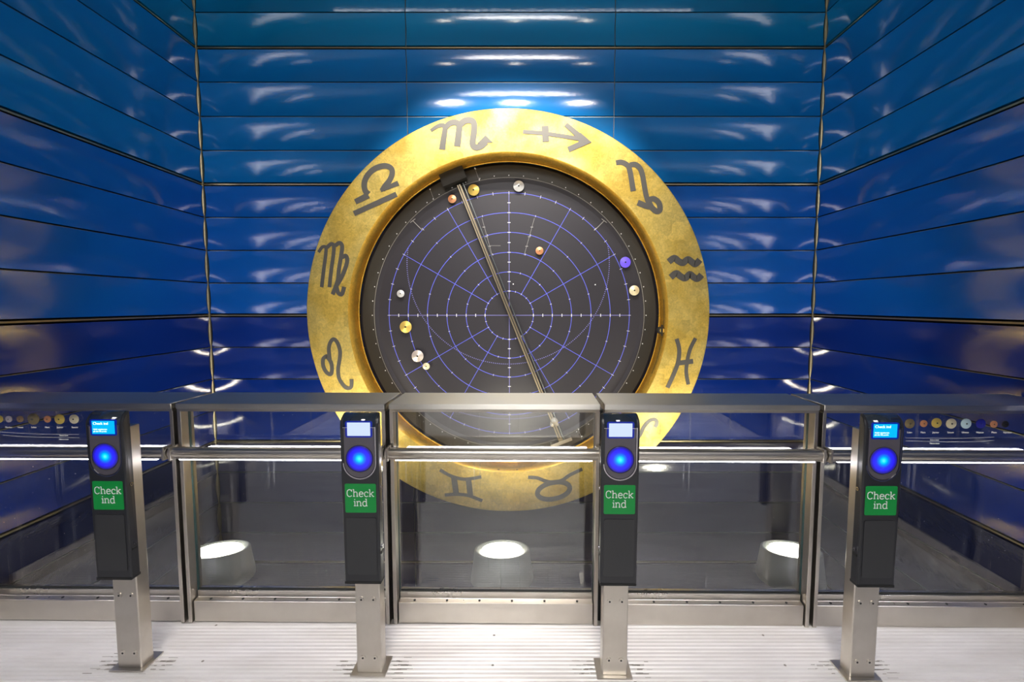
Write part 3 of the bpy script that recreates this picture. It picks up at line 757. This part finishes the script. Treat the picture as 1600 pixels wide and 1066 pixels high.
def slab_text(s, cx_, z0, xh, y0, y1, b):
    ws = [letter(c)[0]*xh for c in s]; x = cx_-sum(ws)/2
    for c, w_ in zip(s, ws):
        for pts, sm in letter(c)[1]:
            q = smooth_pts(pts, 4) if sm else pts
            b.ribbon([(x+px_*xh, z0+pz*xh) for px_, pz in q], .155*xh if True else 0, y0, y1)
        x += w_

READ = [(-1.735, 1.972, 'leftmost', M_SCR_C), (-.671, 1.956, 'second from left', M_SCR_W), (.392, 1.955, 'third from left', M_SCR_W), (1.452, 1.957, 'rightmost', M_SCR_C)]
rl = ['check-in card reader on the leftmost steel post, cyan screen, green sticker',
      'check-in card reader on a steel post, left of the middle glass pane, pale screen',
      'check-in card reader on a steel post, right of the middle glass pane, pale screen',
      'check-in card reader on the rightmost steel post, cyan screen, green sticker']
for i, (x, yb, nm, scr) in enumerate(READ):
    loc = BF(x, yb)
    t = empty('check_in_reader', loc, ROT, rl[i], 'card reader', 'check-in readers')
    # post (front face at y=0)
    MB().box(-.053, .053, 0, .068, .004, 1.082).build('post', M_STEELV, t, bevel=.004)
    MB().box(-.078, .074, -.02, .10, 0.0003, .006).build('base_plate', M_STEEL, t, bevel=.001)
    for z in (.074, .338):
        for sx in (-.026, .026):
            q = MB().cyl((sx, -.0035, z), (sx, .001, z), .0115, n=20).build('bolt', M_STEEL, t, bevel=.001)
            MB().cyl((0, -.0042, 0), (0, -.0030, 0), .0045, n=6).build('bolt_socket', M_DARK, q); 
            q.children[0].location = (sx, 0, z) if False else (0, 0, 0)
            for v_ in q.children[0].data.vertices: v_.co.x += sx; v_.co.z += z
    # case: tapered, top edge rounded to the back
    yF, yB = -.048, -.0006
    zb, zt = .443, 1.156
    prof = [(yB, zb), (yF, zb), (yF, 1.098)]
    rr = .050
    for k in range(1, 10):
        a = R(90*k/9); prof.append((yF+rr*(1-cos(a))*.93, 1.098+(zt-1.098)*sin(a)))
    n = len(prof); vs = []
    for s in (-1, 1):
        for y_, z_ in prof:
            tt = (z_-zb)/(zt-zb); wd = .0755+.004*tt
            if z_ > 1.12: wd -= (z_-1.12)**2*5
            vs.append((s*wd, y_, z_))
    b = MB().add(vs, [(k, (k+1) % n, n+(k+1) % n, n+k) for k in range(n)] + [tuple(range(n)), tuple(range(n, 2*n))[::-1]])
    b.build('case', M_CASE, t, bevel=.006, seg=3)
    MB().box(-.0752, .0752, yF-.0008, yB, zb-.006, zb+.004).build('bottom_lip', M_DARK, t)
    # glossy dark band over the rounded top
    vs = []
    pr2 = [(yF-.0012, 1.098)]
    for k in range(1, 9): a = R(90*k/9); pr2.append((yF+rr*(1-cos(a))*.93-.0012*cos(a), 1.098+(zt-1.098)*sin(a)+.0012*sin(a)))
    m_ = len(pr2)
    for s in (-1, 1):
        for y_, z_ in pr2: vs.append((s*.066, y_, z_))
    b = MB().add(vs, [(k, k+1, m_+k+1, m_+k) for k in range(m_-1)], True)
    o = b.build('top_visor', M_GLOSSB, t); sd = o.modifiers.new('s', 'SOLIDIFY'); sd.thickness = .0012
    # U-shaped face plate with its chrome rim
    def ushape(hw_, ztop, zbot):
        pts = [(-hw_, ztop), (hw_, ztop)]
        for k in range(17):
            a = R(-180*k/16); pts.append((hw_*cos(a), zbot+hw_+hw_*sin(a)))
        return pts
    MB().prism_y(ushape(.062, 1.100, .893), yF-.0016, yF+.001).build('face_plate', M_FACE, t)
    us = ushape(.0665, 1.104, .887)[1:]
    us = [(-.0665, 1.104)][:0] + us
    MB().ribbon(us, .0042, yF-.003, yF+.001).build('face_rim', M_CHROME, t)
    MB().ribbon([(-.066, 1.101), (.066, 1.101)], .0022, yF-.0024, yF+.001).build('visor_edge', M_CHROME, t)
    # screen
    sg = MB().prism_y(rrect(-.055, .055, 1.060, 1.128, .008), yF-.0022, yF+.001).build('screen_surround', M_SCRGLOW, t)
    sc_ = MB().box(-.047, .047, yF-.0030, yF-.0018, 1.067, 1.122).build('screen', scr, t)
    if scr is M_SCR_C:
        text_obj('Check ind', .0155, M_TXT, sc_, (-.042, yF-.0030, 1.106), 'screen_text', align='LEFT').data.transform(Matrix.Identity(4))
        text_obj('Hold rejsekortet', .0085, M_TXT, sc_, (-.042, yF-.0030, 1.084), 'screen_text', align='LEFT')
        text_obj('på det blå punkt', .0085, M_TXT, sc_, (-.042, yF-.0030, 1.0755), 'screen_text', align='LEFT')
    # blue light
    o = MB().lathe([(.0001, -.0022), (.052, -.0012), (.055, 0), (.0001, 0)], (0, 0, 0), n=48).build('light_disc', M_GLOW, t); o.location = (0, yF-.0016, .972)
    MB().lathe([(.0545, -.0030), (.0565, -.0030), (.0565, 0), (.0545, 0)], (0, yF-.0014, .972), n=48, closed=True).build('light_ring', M_CASE2, t)
    # green sticker and its lettering
    st_ = MB().prism_y(rrect(-.064, .064, .744, .866, .006), yF-.0012, yF+.001).build('sticker', M_GREEN, t)
    b = MB(); slab_text('Check', 0, .812, .0205, yF-.0018, yF-.001, b); slab_text('ind', 0, .772, .0205, yF-.0018, yF-.001, b)
    b.build('lettering', M_WHITE, st_)
    # cover plate below
    MB().prism_y(rrect(-.062, .062, .478, .722, .008), yF-.0025, yF+.001).build('cover', M_CASE2, t, bevel=.001)
    # locks on the side
    s = 1 if i < 2 else -1
    for z in (.845, .590):
        q = MB().cyl((s*.0762, -.024, z), (s*.081, -.024, z), .008, n=20).build('lock', M_CHROME, t)
        MB().cyl((s*.0805, -.024, z), (s*.0815, -.024, z), .0035, n=12).build('keyhole', M_DARK, q)
    MB().box(min(s*.0762, s*.0786), max(s*.0762, s*.0786), -.038, -.012, .562, .572).build('label_plate', M_BLACK, t)

# grime streaks on the floor round the posts, floor screws
for i, (x, yb, nm, scr) in enumerate(READ):
    b = MB()
    for k in range(46):
        dx = random.gauss(0, .075); dy = random.choice([-1, 1, 1])*abs(random.gauss(0, .03)) + .03
        if abs(dx) < .08 and -.02 < dy < .1: dx += .09*(1 if dx > 0 else -1)
        l = random.uniform(.01, .05); yy = round((yb+dy)/pitch)*pitch
        yy = -3.2+round((yb+dy+3.2)/pitch)*pitch + random.uniform(.005, .014); q = BF(x+dx, 2.3)
        b.box(q.x-l/2, q.x+l/2, yy, yy+random.uniform(.001, .004), -.0002, .0004)
    tag(b.build('floor_grime', M_GRIME), 'dark grime marks on the ribbed floor at the foot of the %s check-in post' % ('leftmost', 'second', 'third', 'rightmost')[i], 'grime', kind='stuff')
for (u, v, lab) in ((310, 960, 'left'), (319, 1031, 'lower left'), (336, 979, 'upper left'), (772, 993, 'upper middle'), (770, 1038, 'lower middle'), (1193, 994, 'upper right'), (1226, 1039, 'lower right'), (958, 987, 'middle right')):
    d = ray(u, v); t_ = -H/d.z; x, y = d.x*t_, d.y*t_
    if y > 2.28: continue
    y = -3.2+math.floor((y+3.2)/pitch)*pitch+.0105
    tag(place(MB().lathe([(.0001, .001), (.005, .001), (.006, 0)], (0, 0, 0), axis='z', n=14).build('floor_screw', M_GRIME), (x, y, .0002)), 'tiny dark floor screw, %s of those in the ribbed floor' % lab, 'screw', 'floor screws')
